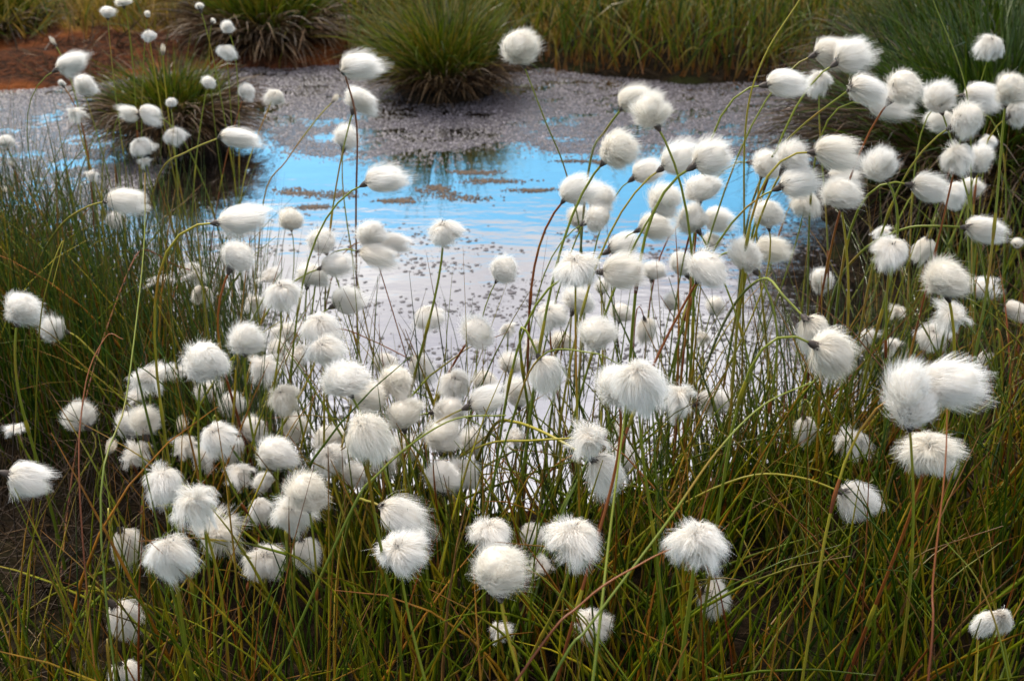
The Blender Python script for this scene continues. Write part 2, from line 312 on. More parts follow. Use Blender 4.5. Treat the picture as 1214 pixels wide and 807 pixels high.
# upright rushes of the marshy margin (water's edge and the deep green stand)
def keep_rush(x, y):
    s = pool_sd(x, y); return (s > -0.16 - 0.22 * fbm(x, y, 4, 66)) * (s < 0.35) * (x < -0.32 - 0.25 * (y - 1.2)) * (x > -0.25 - 0.56 * y) * (y > 1.2) * smooth(0.25, 0.6, fbm(x, y, 5, 70))
pr = scatter(2300, -1.7, 0.1, 1.2, 2.6, keep_rush); n = len(pr)
field('rush_grass', 'fine upright dark green rushes in the weedy pool margin', pr, np.abs(G(0.10, 0.12, n)), np.clip(G(0.34, 0.08, n), .12, .5), np.abs(G(0.1, 0.25, n)), U(.0006, .0013, n), M_RUSH)
def keep_edge(x, y):
    s = pool_sd(x, y); return (s > -0.14 * (0.4 + fbm(x, y, 5, 76))) * (s < 0.2) * (x > -0.45) * (x < 0.95) * (y < 2.0) * smooth(0.3, 0.62, fbm(x, y, 6, 80))
pe = scatter(480, -0.45, 0.95, 1.05, 2.0, keep_edge); n = len(pe)
field('pool_edge_grass', 'thin green and rusty stalks rising from the shallows', pe, np.abs(G(0.16, 0.14, n)), np.clip(G(0.30, 0.08, n), .1, .45), np.abs(G(0.12, 0.3, n)), U(.0009, .0017, n), M_SEDGE, rhi=0.86)
# far bank
def keep_far(x, y):
    s = pool_sd(x, y); return (s > 0.0) * (y > 2.6) * (x > np.where(y > 3.95, -0.62, -0.02)) * (x < 0.3 + 0.56 * y) * np.where(y < 4.4, 1, 0.55)
pf = scatter(15000, -0.7, 4.2, 2.7, 7.0, keep_far); n = len(pf)
field('bank_grass', 'tall green grass with rusty feet along the far bank', pf, np.abs(G(0.18, 0.28, n)), np.clip(G(0.28, 0.09, n), .10, .55), np.abs(G(0.45, 0.6, n)), U(.0016, .0040, n), M_FAR, seg=4, flat=True)
pm = scatter(20000, -4.0, 0.0, 4.1, 6.8, lambda x, y: (pool_sd(x, y) > 0.3) * smooth(4.0, 4.5, y + fbm(x, y, 3, 88) * .5 - .2) * smooth(0.2, 0.5, fbm(x, y, 2, 90))); n = len(pm)
field('moor_grass', 'olive and ochre moor grass beyond the peat shore', pm, np.abs(G(0.4, 0.3, n)), np.clip(G(0.15, 0.06, n), .05, .34), np.abs(G(0.4, 0.4, n)), U(.002, .005, n), M_MOOR, seg=3, flat=True)

pq = scatter(2600, -4.0, 0.0, 3.4, 4.9, lambda x, y: (pool_sd(x, y) > 0.04) * smooth(.35, .6, fbm(x, y, 4, 93))); n = len(pq)
field('shore_dead_grass', 'matted rusty dead grass on the peat shore', pq, np.abs(G(1.0, 0.35, n)), U(.05, .17, n), G(0.3, 0.4, n), U(.0015, .0032, n), M_DEAD, seg=3, flat=True)

# ------------------------------------------------------------------ tussocks
def tussock(label, cx, cy, r, mh, bl, nb, nskirt, lush=0.85, spread=0.55, skirt_len=0.2, rad=(.0012, .0026), dark=False):
    t = empty('sedge_tussock', (cx, cy, 0)); tag(t, label, 'tussock', 'sedge tussocks in and round the pool')
    u, v_ = np.meshgrid(np.linspace(0, 2 * math.pi, 29)[:-1], np.linspace(0, 1, 9), indexing='ij')
    rr = r * (1 - v_ ** 2.2 * 0.97); lump = 1 + 0.22 * (vnoise(np.cos(u) * 2 + cx, np.sin(u) * 2 + v_ * 3 + cy, 1.3, 21) - 0.5)
    V = np.stack([np.cos(u) * rr * lump, np.sin(u) * rr * lump, -0.06 + (mh + 0.06) * np.sin(v_ * math.pi / 2)], -1)
    k = np.arange(u.size).reshape(u.shape); kn = np.roll(k, -1, axis=0)
    link('peat_mound', mesh_np('peat_mound', V.reshape(-1, 3), np.stack([k[:, :-1], kn[:, :-1], kn[:, 1:], k[:, 1:]], -1).reshape(-1, 4)), M_MOUND, t)
    a = U(0, 2 * math.pi, nb); q = np.sqrt(U(0, 1, nb)) * 0.9
    base = np.stack([np.cos(a) * q * r * 0.85, np.sin(a) * q * r * 0.85, mh * (1 - 0.75 * q ** 3) - 0.01], -1)
    a0 = (cx * 7.3 + cy * 3.1) % 6.28
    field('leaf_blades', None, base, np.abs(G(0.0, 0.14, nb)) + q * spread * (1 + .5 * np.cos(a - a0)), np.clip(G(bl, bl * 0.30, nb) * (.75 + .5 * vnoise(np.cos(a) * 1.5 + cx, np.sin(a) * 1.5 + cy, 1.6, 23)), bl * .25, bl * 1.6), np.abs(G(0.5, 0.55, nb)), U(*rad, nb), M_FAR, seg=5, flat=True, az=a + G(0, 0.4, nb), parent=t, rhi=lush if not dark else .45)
    a = U(0, 2 * math.pi, nskirt); q = U(0.75, 1.05, nskirt)
    base = np.stack([np.cos(a) * q * r * 0.9, np.sin(a) * q * r * 0.9, mh * U(0.35, 0.95, nskirt)], -1)
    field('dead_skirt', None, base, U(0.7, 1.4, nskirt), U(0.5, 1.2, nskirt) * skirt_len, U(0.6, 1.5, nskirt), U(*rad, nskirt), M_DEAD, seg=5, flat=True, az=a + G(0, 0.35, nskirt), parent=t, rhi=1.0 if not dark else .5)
    return t
def gp(x, y): g_ = ground(x, y); return g_[0], g_[1]
c = gp(205, 172); tussock('shaggy green tussock islet with dark brown skirt standing in the shallows', c[0], c[1] + .03, .15, .12, .135, 1400, 2200, skirt_len=0.16, spread=0.62, lush=.95)
c = gp(527, 112); tussock('domed green tussock islet mirrored as a dark fringe in the blue water', c[0], c[1] + .05, .175, .09, .23, 1900, 1500, skirt_len=0.15, lush=1.0)
c = gp(318, 62); tussock('large drooping tussock on the brown shore behind the shaggy islet', c[0], c[1] + .1, .22, .11, .21, 1900, 1600, spread=0.8, skirt_len=0.26, rad=(.002, .004), lush=.95)
c = gp(-15, 62); tussock('dark tussock at the end of the orange peat shore', c[0], c[1] + .1, .16, .10, .18, 1100, 800, spread=0.7, skirt_len=0.2, rad=(.002, .004))
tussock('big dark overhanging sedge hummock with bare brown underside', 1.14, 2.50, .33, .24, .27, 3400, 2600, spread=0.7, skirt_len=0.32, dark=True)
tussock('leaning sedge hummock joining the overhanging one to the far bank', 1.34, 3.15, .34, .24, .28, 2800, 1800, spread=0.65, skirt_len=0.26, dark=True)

# ------------------------------------------------------------------ floating scum and mats
M_SCUM = blade_material('scum', [(0.0, (0.026, 0.019, 0.018)), (0.2, (0.062, 0.055, 0.061)), (0.9, (0.112, 0.102, 0.118)), (1.0, (0.22, 0.20, 0.23))], (0.1, 0.1, 0.1), 0.0001, (0.1, 0.1, 0.1), 0.9999, 0.0, 0.5)
def flakes(name, label, P, size, lift, rlo, rhi, sides=6):
    n = len(P); a = U(0, 6.28, n)[:, None] + np.arange(sides)[None, :] * 2 * math.pi / sides + G(0, .2, (n, sides))
    rr = size[:, None] * U(.5, 1.15, (n, sides)); ring = np.stack([P[:, :1] + np.cos(a) * rr, P[:, 1:2] + np.sin(a) * rr * .85, np.full((n, sides), .0007) + U(0, .0006, (n, sides))], -1)
    top = np.stack([P[:, 0], P[:, 1], .0016 + lift * U(.3, 1, n)], -1)[:, None, :]
    v = np.concatenate([ring, top], 1); ix = np.arange(n * (sides + 1)).reshape(n, sides + 1)
    f = np.stack([ix[:, :sides], np.roll(ix[:, :sides], -1, axis=1), np.broadcast_to(ix[:, -1:], (n, sides))], -1).reshape(-1, 3)
    one = np.repeat(U(rlo, rhi, n), sides + 1)
    o = link(name, mesh_np(name, v.reshape(-1, 3), f, {'along': one * 0 + .5, 'rnd': one, 'rnd2': one * 0}, smooth=False), M_SCUM); return o
inp = lambda x, y: pool_sd(x, y) < -0.01
def k_scum(x, y): 
    nn = fbm(x, y, 2.6, 100); fine = fbm(x, y * 2, 9, 110)
    edge = 3.02 + (nn - .5) * 0.5 + -1.0 * smooth(-.85, -1.15, x)
    return inp(x, y) * (smooth(-.08, .08, y - edge) * 0.9 + 0.0) * smooth(.18, .42, fine)
ps = scatter(52000, -4.0, 1.6, 2.0, 4.3, lambda x, y: k_scum(x, y) * (np.abs(x) < .3 + .5 * y)); n = len(ps)
tag(flakes('floating_scum_debris', None, ps, U(.0014, .0046, n) * (1 + .7 * (U(0, 1, n) < .04)), .002, 0.0, 1.0), 'grey mauve scum of floating plant debris on the pool', kind='stuff')
fx, fy = np.meshgrid(np.arange(-3.2, 1.6, .022), np.arange(2.0, 4.2, .022), indexing='ij')
fk = k_scum(fx, fy); ok = (fk[:-1, :-1] + fk[1:, 1:]) / 2 > .42 + .75 * fbm(fx[:-1, :-1], fy[:-1, :-1] * 2.0, 7, 131, 4); fi = np.arange(fx.size).reshape(fx.shape)
fq = np.stack([fi[:-1, :-1], fi[1:, :-1], fi[1:, 1:], fi[:-1, 1:]], -1)[ok]
fv = np.stack([fx + G(0, .006, fx.shape), fy + G(0, .006, fx.shape), np.full(fx.shape, .0004)], -1).reshape(-1, 3)
use, inv = np.unique(fq.ravel(), return_inverse=True)
def film_material():
    m, t, l = mat('scum_film'); g = N(t, 'ShaderNodeNewGeometry'); nz = N(t, 'ShaderNodeTexNoise'); nz.inputs['Scale'].default_value = 70; nz.inputs['Detail'].default_value = 4; l(g.outputs['Position'], nz.inputs['Vector'])
    c_ = mixc(t, l, mrange(t, l, nz.outputs['Fac'], .3, .7), (0.026, 0.023, 0.026), (0.092, 0.086, 0.104)); p = N(t, 'ShaderNodeBsdfPrincipled'); l(c_, p.inputs['Base Color']); p.inputs['Roughness'].default_value = .22; p.inputs['Specular IOR Level'].default_value = .9
    b = N(t, 'ShaderNodeBump'); b.inputs['Strength'].default_value = .35; b.inputs['Distance'].default_value = .004; l(nz.outputs['Fac'], b.inputs['Height']); l(b.outputs[0], p.inputs['Normal'])
    o = N(t, 'ShaderNodeOutputMaterial'); l(p.outputs[0], o.inputs[0]); return m
tag(link('floating_film_scum', mesh_np('floating_film_scum', fv[use], inv.reshape(-1, 4)), film_material()), 'thin mauve grey film skinning the far water', kind='stuff')
def k_speck(x, y): return inp(x, y) * (y < 2.62) * (.05 + smooth(.48, .60, fbm(x, y * 1.8, 5.5, 120))) * smooth(2.62, 2.2, y)
pk = scatter(5200, -1.6, 1.2, 1.45, 2.62, k_speck); n = len(pk)
tag(flakes('floating_moss_debris', None, pk, .001 + .0065 * U(0, 1, n) ** 2, .0004, 0.0, .5, 7), 'dark moss sprigs dotting the pale water', kind='stuff')
PS = []
for (x, y, w, h) in [(513, 222, 40, 10), (540, 234, 66, 9), (583, 215, 70, 7), (400, 231, 66, 12), (365, 245, 50, 8), (340, 228, 60, 7), (470, 238, 50, 7), (640, 225, 60, 5), (690, 192, 60, 5), (560, 205, 70, 5)]:
    a = ground(x - w / 2, y); b = ground(x + w / 2, y); q0 = ground(x, y - h / 2); q1 = ground(x, y + h / 2); cx, cy = ground(x, y)[:2]
    for q in range(5):                                  # each streak is a few ragged drifts
        c2 = G(0, .45, 2); PS.append(np.array([cx, cy]) + (c2 + np.clip(G(0, .33, (55, 2)), -1, 1)) * [(b[0] - a[0]) / 2, (q0[1] - q1[1]) / 2])
PS = np.concatenate(PS); n = len(PS)
o = flakes('floating_peat_debris', None, PS, U(.0012, .0048, n), .002, 0, .75); o.data.materials.clear(); o.data.materials.append(M_DEAD)
tag(o, 'brown streaks of peat crumbs drifting on the blue water', kind='stuff')

# ------------------------------------------------------------------ cottongrass
def tuft_mesh(kind, seed):
    """fibres of one cotton tuft in a unit sphere; returns mesh and the stem tip in tuft space"""
    r_ = np.random.default_rng(seed); n = {'r': 6800, 's': 6400, 'd': 6800, 't': 3400, 'p': 5000, 'b': 500}[kind]; seg = 3
    K = {'r': 150, 's': 52, 'd': 70, 't': 34, 'p': 40, 'b': 14}[kind]
    def sph(m): return nrm(r_.normal(0, 1, (m, 3)))
    cd = sph(K); ci = r_.integers(0, K, n); e = nrm(cd[ci] + r_.normal(0, .28, (n, 3)))
    shell = np.where(r_.random(n) < .72, r_.normal(.90, .07, n), r_.uniform(.45, .95, n)) + (r_.random(n) < .05) * r_.uniform(.05, .30, n)
    q3 = r_.random(3) * 9; lw = np.sin(e @ r_.normal(0, 1.9, 3) + q3[0]) + np.sin(e @ r_.normal(0, 2.4, 3) + q3[1]) + .7 * np.sin(e @ r_.normal(0, 3.6, 3) + q3[2])
    clen = r_.normal(1, .07, K)[ci]; lum = 1 + .085 * lw
    core = None
    if kind == 'r':
        tip = np.array([0, 0, -.72]); p0 = tip + r_.normal(0, .09, (n, 3)); e[:, 2] = np.maximum(e[:, 2], -.75)
        wv = np.array([.75, 0, -.12]) + r_.normal(0, .30, (K, 3)); dr = nrm(e + wv[ci] * r_.uniform(.4, 1.15, n)[:, None])
        end = dr * (shell * clen * lum)[:, None]; p1 = p0 * .18 + e * (1.02 * lum * r_.uniform(.7, 1.05, n))[:, None]; core = ((.04, 0, .02), (.64, .64, .57))
    elif kind == 's':
        tip = np.array([-.95, 0, .05]); xx = 1 - 1.45 * r_.random(n) ** 1.3; rad = np.sqrt(np.clip(1 - (xx * .93) ** 2, .04, 1)) * (.45 + .55 * shell)
        yz = nrm(e[:, 1:] + 1e-6)
        end = np.stack([xx * (.9 + .2 * shell) , yz[:, 0] * rad * .95, yz[:, 1] * rad], -1) * (clen * lum)[:, None]; end = end * r_.normal(1, .10, K)[ci][:, None] + (r_.normal(0, .13, (K, 3)) * [1.2, 1, 1])[ci]; end[:, 2] -= .09 * (end[:, 0] + 1)
        p0 = tip + r_.normal(0, .07, (n, 3))
        p1 = p0 + np.stack([(end[:, 0] + .95) * .36 - .05, yz[:, 0] * rad * .95, yz[:, 1] * rad * 1.0 + .08], -1) + r_.normal(0, .07, (K, 3))[ci]; core = ((.0, 0, .0), (.66, .56, .56))
    elif kind in 'dt':
        tip = np.array([0.0, 0, .42]) if kind == 'd' else np.array([0, 0, .1]); az = np.arctan2(e[:, 1], e[:, 0]); zz = (e[:, 2] * .85 - .25) if kind == 't' else (-.92 + 1.15 * r_.random(n) ** 1.3)
        hor = np.sqrt(np.maximum(0, 1 - np.clip(zz, -.9, .9) ** 2)) * r_.uniform(.6, 1.08, n)
        end = np.stack([np.cos(az) * hor, np.sin(az) * hor, zz], -1) * (shell * clen * lum)[:, None]; p0 = tip + r_.normal(0, .07, (n, 3)); p0[:, 2] -= .1
        p1 = p0 + np.stack([np.cos(az) * hor * .62, np.sin(az) * hor * .62, .40 + .2 * r_.random(n)], -1) + r_.normal(0, .10, (K, 3))[ci]; end += r_.normal(0, .10, (K, 3))[ci]; core = ((0, 0, -.02), (.60, .60, .46))
        if kind == 'd':
            wv = np.array([.32, 0, -.85]) + r_.normal(0, .26, (K, 3)); dr = nrm(e + wv[ci] * r_.uniform(.5, 1.2, n)[:, None])
            end = dr * (shell * clen * lum)[:, None]; p1 = p0 * .2 + e * (.98 * lum * r_.uniform(.7, 1.05, n))[:, None]
        end[:, 2] -= .22 * r_.random(n) * (e[:, 2] < .2); end += (r_.normal(0, .13, (K, 3)) * [1, 1, .7])[ci]
        if kind == 't':
            end += r_.normal(0, .16, (K, 3))[ci]; p1 += r_.normal(0, .22, (K, 3))[ci]; core = ((0, 0, .0), (.40, .40, .34))
    elif kind == 'p':
        tip = np.array([0, 0, .62]); s_ = np.where(r_.random(n) < .55, 1, -1); e2 = e * [.42, .50, .74]
        end = e2 * (shell * clen)[:, None] + np.stack([s_ * .42, np.zeros(n), np.full(n, -.28)], -1); p0 = tip + r_.normal(0, .08, (n, 3))
        p1 = p0 * .5 + end * .5 + np.stack([s_ * .28, e[:, 1] * .2, np.full(n, .22)], -1)
    else:
        tip = np.array([0, 0, -.9]); end = e * [.55, .55, 1.0] * shell[:, None]; end[:, 2] = np.abs(end[:, 2]) * 1.0 - .1; p0 = tip + r_.normal(0, .1, (n, 3)); p1 = (p0 + end) * .5 + e * .2
    if kind in 'rdt':
        tang = nrm(np.cross(e, r_.normal(0, 1, (K, 3))[ci])); end = end + tang * r_.uniform(.0, .22, n)[:, None]; end[:, 2] -= .05 * r_.random(n)
    if kind in 'rsdt':                                  # uneven lobes, one side combed out by the wind, a few long wisps
        lob = sph(7); lw_ = r_.uniform(-.26, .24, 7); en = nrm(end); g2 = 1 + (np.exp((en @ lob.T - 1) * 7) * lw_).sum(1)
        mid = np.array([0, 0, 0.0]); end = mid + (end - mid) * g2[:, None]
        lee = np.clip(end[:, 0] + .25, 0, 1.4); wy = r_.normal(0, .12); wz = r_.normal(-.12, .14)
        end += np.stack([(.20 if kind != 's' else .03) * lee, wy * lee, wz * lee], -1) * r_.uniform(.5, 1.3, n)[:, None]
        ws = (r_.random(K) < .07)[ci] * r_.random(n) * (end[:, 0] > -.2); end += ws[:, None] * np.array([.38, r_.normal(0, .15), r_.normal(-.05, .2)])
        bare = (r_.random(K) < .10)[ci] * .35; end = end * (1 - bare)[:, None] + (p0 * .3 + p1 * .7) * bare[:, None]
        end[:, 0] -= .08
        cnt = np.maximum(np.bincount(ci, minlength=K), 1); ce = np.stack([np.bincount(ci, end[:, m_], K) / cnt for m_ in range(3)], -1)   # fibres gather into locks
        lk = r_.uniform(.1, .75, K)[ci] * {'r': .45, 's': .55, 'd': .85, 't': .9}[kind] * (np.linalg.norm(ce, axis=1) > .35)[ci]; end = end * (1 - lk)[:, None] + ce[ci] * (1.12 * lk)[:, None]
    t = np.linspace(0, 1, seg + 1)[None, :, None]
    P = (1 - t) ** 2 * p0[:, None] + 2 * t * (1 - t) * p1[:, None] + t ** 2 * end[:, None]
    ph = r_.random((n, 3)) * 6.28; P = P + (.035 if kind != 't' else .05) * np.sin(t * 9 + ph[:, None, :]) * t
    wd = r_.uniform(.0040, .0072, n)[:, None] * (1.0 - .72 * np.linspace(0, 1, seg + 1)[None, :] ** 2)
    v, f, al, ix = ribbons(P, wd, nrm(r_.normal(0, 1, (n, 3))))
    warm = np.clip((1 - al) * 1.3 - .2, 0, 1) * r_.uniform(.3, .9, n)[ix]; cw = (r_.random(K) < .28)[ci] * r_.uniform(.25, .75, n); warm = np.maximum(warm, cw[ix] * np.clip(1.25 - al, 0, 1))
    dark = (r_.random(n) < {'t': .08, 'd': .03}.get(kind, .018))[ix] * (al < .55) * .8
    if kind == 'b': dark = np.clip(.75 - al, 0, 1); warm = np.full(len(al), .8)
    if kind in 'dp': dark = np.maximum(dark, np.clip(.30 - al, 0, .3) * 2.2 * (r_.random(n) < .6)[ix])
    if core is not None:
        c_, s_ = core; u, w = np.meshgrid(np.linspace(0, 2 * math.pi, 15)[:-1], np.linspace(.02, .98, 9), indexing='ij')
        d = np.stack([np.cos(u) * np.sin(w * math.pi), np.sin(u) * np.sin(w * math.pi), np.cos(w * math.pi)], -1)
        d = d * (1 + .25 * (r_.random(u.shape) - .5))[..., None] * np.array(s_) + np.array(c_)
        k = np.arange(u.size).reshape(u.shape) + len(v); kn = np.roll(k, -1, axis=0); o = np.stack([k[:, :-1], k[:, 1:], kn[:, 1:], kn[:, :-1]], -1).reshape(-1, 4)
        v = np.concatenate([v, d.reshape(-1, 3)]); f = np.concatenate([f, o]); warm = np.concatenate([warm, np.full(u.size, .6)]); dark = np.concatenate([dark, np.zeros(u.size)])
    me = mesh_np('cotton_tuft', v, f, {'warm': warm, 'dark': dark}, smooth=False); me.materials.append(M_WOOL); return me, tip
TUFTS = {k: [tuft_mesh(k, 100 + 17 * i + ord(k)) for i in range(c_)] for k, c_ in {'r': 8, 's': 7, 'd': 8, 't': 5, 'p': 2, 'b': 2}.items()}
def scale_cup(seed, k=9):
    r_ = np.random.default_rng(seed); v = []; f = []
    for i in range(k):
        a = i * 2.4 + r_.normal(0, .2); s = r_.uniform(.7, 1.2); o = r_.uniform(.25, .9); b = len(v)
        ca, sa = math.cos(a), math.sin(a); R = lambda x, y, z: (x * ca - y * sa, x * sa + y * ca, z)
        v += [R(.15, -.28, 0), R(.15, .28, 0), R(.35 + .5 * o, .26, .7 * s), R(.35 + .5 * o, -.26, .7 * s), R(.4 + 1.2 * o, 0, 1.7 * s)]; f += [(b, b + 1, b + 2), (b, b + 2, b + 3), (b + 3, b + 2, b + 4)]
    b = len(v); m_ = 8
    for z, rr in ((-.8, .16), (-.2, .42), (.5, .5), (1.0, .1)):
        v += [(math.cos(j * 2 * math.pi / m_) * rr, math.sin(j * 2 * math.pi / m_) * rr, z) for j in range(m_)]
    for q in range(3):
        for j in range(m_): f += [(b + q * m_ + j, b + q * m_ + (j + 1) % m_, b + q * m_ + m_ + (j + 1) % m_), (b + q * m_ + j, b + q * m_ + m_ + (j + 1) % m_, b + q * m_ + m_ + j)]
    me = mesh_np('scale_cup', np.array(v), np.array(f), smooth=False); me.materials.append(M_SCALE); return me
CUPS = [scale_cup(s) for s in range(4)]

# x y width height kind [direction from stem tip to tuft, degrees] in the photo; one line per cotton head
HEADS = """
127 13 22 16 r;145 1 20 12 r;175 16 9 8 r;236 7 11 9 r;252 24 7 6 r;62 48 9 18 b;269 31 18 17 r;176 41 18 15 d;193 57 11 18 b;268 60 22 18 d
86 75 38 27 s 20;97 98 27 29 r;72 98 8 10 r;247 96 18 17 r;292 106 23 21 r;202 121 15 14 r;89 134 24 20 t;153 136 22 19 s 180;178 134 25 21 s 0;5 167 20 20 r
13 193 10 15 b;166 172 28 21 d;206 160 27 21 d;285 162 46 24 s 0;172 191 15 13 t;108 207 18 13 t;6 224 12 15 b;149 236 44 26 s 5;137 259 27 25 r;290 260 62 38 s 10
326 114 26 19 d 60;427 76 46 34 s 20;424 114 42 29 r 70;410 160 32 30 r;398 116 12 15 b 50;457 210 48 33 s 20;612 54 47 46 r 110;342 258 32 30 r;526 273 44 33 d;436 274 37 32 r 110
753 115 40 38 s 45;767 130 46 44 r;733 174 48 48 r;768 203 36 30 s 30;807 187 46 38 s 35;846 186 48 44 s 25;830 220 48 38 r;683 223 40 36 s 50;711 230 42 34 r;684 255 28 28 r;710 256 38 36 r
787 233 44 40 r 60;778 266 40 32 s 20;818 257 46 36 r;852 260 34 30 s 0;908 192 38 36 r;908 250 36 38 r
933 97 48 36 s 10;970 96 32 34 d;985 60 38 34 s 15;1012 66 46 42 s 20;1030 105 48 36 s -5;1072 99 48 44 r 60;1054 126 46 28 s 0;1110 114 38 42 r 120;1175 53 36 30 d;1164 112 38 31 s 10;1195 102 38 40 r;1208 128 32 36 r
1115 145 30 32 s 200;1149 138 44 40 r;1136 185 40 44 d;1161 186 32 38 r;1172 167 21 18 d;1104 223 46 34 s -5;1133 231 28 31 s -30;1151 219 30 26 r;992 178 50 39 s 10;1039 195 42 42 r 130;940 184 42 38 r;914 193 40 32 s 0
948 215 46 36 s 20;954 238 40 30 d;994 227 46 36 r;1001 209 38 22 s 0;1168 272 48 29 s -8;1047 275 27 18 t
23 361 44 39 r;60 391 33 36 r 170;190 333 32 18 t;231 323 30 27 t -30;240 350 30 34 p;282 300 44 38 r 60;291 400 42 40 r;243 424 58 60 r 70;245 461 36 30 r 120;178 447 46 32 t;163 470 32 24 t;168 497 37 37 r;150 500 32 36 r
91 494 36 38 r 150;18 508 26 12 t;216 500 25 26 b;132 527 22 32 b;256 517 46 42 d;221 527 32 26 t;300 505 34 34 r;277 532 30 32 s -70;163 537 34 28 t;210 440 24 22 t
379 283 36 34 r;468 287 36 22 s -8;448 301 44 24 s 0;400 313 38 28 s 15;366 322 40 28 r;333 347 44 38 d;320 328 30 26 t;412 355 34 34 s 25;598 316 37 37 r 60;507 374 40 30 d;565 391 50 32 r 60;602 390 22 22 t;380 386 48 34 d;338 392 34 28 t
383 413 46 38 d;313 434 42 32 t;405 447 60 40 r;433 466 46 42 r;469 446 42 38 r 60;502 436 36 28 s -30;477 487 46 40 r;538 453 38 42 d;575 450 34 30 r;578 473 44 36 s 20;535 485 46 38 r;335 471 38 42 d;350 502 32 34 r;386 518 38 38 r;433 513 60 62 d;481 526 36 34 t;522 513 46 40 r
683 316 62 40 d;741 322 52 42 s 5;713 338 22 21 r;740 290 38 32 s 20;652 373 44 32 d;773 318 30 26 r;838 314 58 38 r 70;805 310 32 34 r;880 302 48 36 r;916 296 40 32 s 10;843 284 26 22 r;797 356 25 26 r;848 360 27 26 r;833 400 21 20 t;703 393 48 42 r;768 392 26 30 s -70;684 352 40 32 r
648 445 42 46 s -65;612 462 34 38 r;728 455 54 60 r;758 452 62 74 d;805 470 42 42 t;848 475 44 31 s 0;700 520 50 46 t;738 540 44 28 s -10;737 510 26 26 t
966 396 42 48 s -55;992 420 66 56 s -25;972 330 28 34 r;1057 296 50 37 d;1095 296 23 30 s -100;1118 327 48 48 r;1165 339 36 23 s 15;1204 366 28 19 s -5;1129 374 44 36 t;1106 397 44 32 d;1065 369 19 20 t;1028 398 22 26 t;1058 408 21 22 t
1074 462 60 84 r 100;1134 453 74 58 s 15;955 509 22 32 s -75;1010 522 40 36 t;1103 533 70 48 d;1168 425 15 21 s -90;1205 287 15 14 r;1122 553 30 24 s -45
35 568 48 44 s -25;195 571 52 52 d;232 595 54 60 t;150 648 34 46 s -80;201 655 56 58 d;257 630 56 42 t;150 734 40 48 s -60;148 799 36 32 s -80;307 602 30 36 d;322 533 46 40 r;390 543 46 38 d
362 578 56 48 r;345 608 54 46 d;312 664 52 38 d;364 656 32 38 s -70;480 613 60 42 s -20;475 652 62 46 d;522 560 40 44 r;548 560 48 42 d;582 630 58 38 d;588 669 70 66 r;592 747 28 24 t
720 560 48 42 s -45;680 636 74 54 d;629 633 36 32 d;640 672 30 24 t;826 640 72 62 d;848 706 40 44 s -40;701 738 44 38 d;1018 593 50 46 s -30;1177 737 60 50 p
356 420 34 28 t;330 412 28 26 r;455 428 34 28 r;604 428 28 26 r;632 410 26 24 t;664 402 28 24 r;735 368 30 26 r;300 358 28 26 t;272 478 32 30 r;452 545 36 34 t;560 520 36 34 r;610 520 32 30 t;420 560 34 32 r;285 560 34 30 t;240 540 30 28 t;310 570 28 26 r
"""
# stems drawn by hand: head -> points (px, py, share of the way from the foot's depth to the head's), foot first
STEMS = {(285, 162): [(150, 400, 0), (168, 290, .35), (190, 205, .7), (222, 180, .9)],
         (1018, 593): [(640, 800, 0), (705, 690, .35), (790, 610, .65), (880, 566, .85), (945, 565, .95)],
         (231, 323): [(62, 805, 0), (79, 614, .3), (100, 480, .5), (128, 385, .7), (160, 305, .85), (178, 298, .92), (203, 312, .97)],
         (502, 436): [(332, 560, 0), (345, 440, .5), (372, 405, .75), (402, 390, .85), (440, 403, .95)],
         (149, 236): [(20, 400, 0), (42, 320, .5), (70, 270, .8), (100, 247, .95)],
         (1030, 105): [(868, 470, 0), (880, 300, .4), (905, 205, .7), (945, 155, .85)],
         (1168, 272): [(960, 520, 0), (985, 360, .45), (1020, 300, .7), (1070, 272, .85), (1110, 268, .93)],
         (60, 391): [(160, 620, 0), (148, 475, .5), (120, 430, .75), (92, 400, .9)],
         (966, 396): [(800, 560, 0), (835, 440, .4), (868, 365, .7), (905, 330, .85), (930, 352, .96)],
         (848, 475): [(690, 620, 0), (740, 548, .5), (780, 510, .85)],
         (720, 560): [(530, 640, 0), (560, 560, .3), (585, 505, .6), (610, 500, .75), (650, 515, .9)],
         (700, 520): [(500, 640, 0), (530, 560, .4), (575, 527, .7), (630, 522, .9)],
         (848, 706): [(700, 830, 0), (755, 785, .4), (800, 735, .85)],
         (612, 54): [(692, 470, 0), (690, 300, .4), (672, 208, .7), (645, 140, .88)],
         (480, 613): [(380, 800, 0), (400, 680, .4), (420, 600, .75), (436, 594, .9)],
         (326, 114): [(270, 420, 0), (285, 240, .55), (302, 170, .8)],
         (398, 116): [(300, 420, 0), (312, 240, .5), (340, 190, .72), (375, 142, .92)],
         (427, 76): [(424, 430, 0), (422, 260, .5), (423, 150, .8)],
         (753, 115): [(680, 470, 0), (688, 300, .4), (700, 190, .75), (718, 155, .9)]}
def catmull(P, m):
    P = np.array(P); P = np.concatenate([[2 * P[0] - P[1]], P, [2 * P[-1] - P[-2]]]); out = []
    for i in range(1, len(P) - 2):
        a, b, c_, d = P[i - 1:i + 3]
        for t in np.linspace(0, 1, m, endpoint=False): out.append(.5 * ((2 * b) + (c_ - a) * t + (2 * a - 5 * b + 4 * c_ - d) * t ** 2 + (3 * b - a - 3 * c_ + d) * t ** 3))
    return np.array(out + [P[-2]])
def tube_mesh(name, path, r0, r1, sides=6):
    rr = np.linspace(r0, r1, len(path))[None, :]; v, f, al, ix = tubes(path[None], rr, sides)
    return mesh_np(name, v, f, {'along': al, 'rnd': al * 0 + .5, 'rnd2': al * 0})
SHAPE = {'r': 'round', 's': 'wind-swept', 'd': 'drooping', 't': 'ragged', 'p': 'split', 'b': 'spent'}
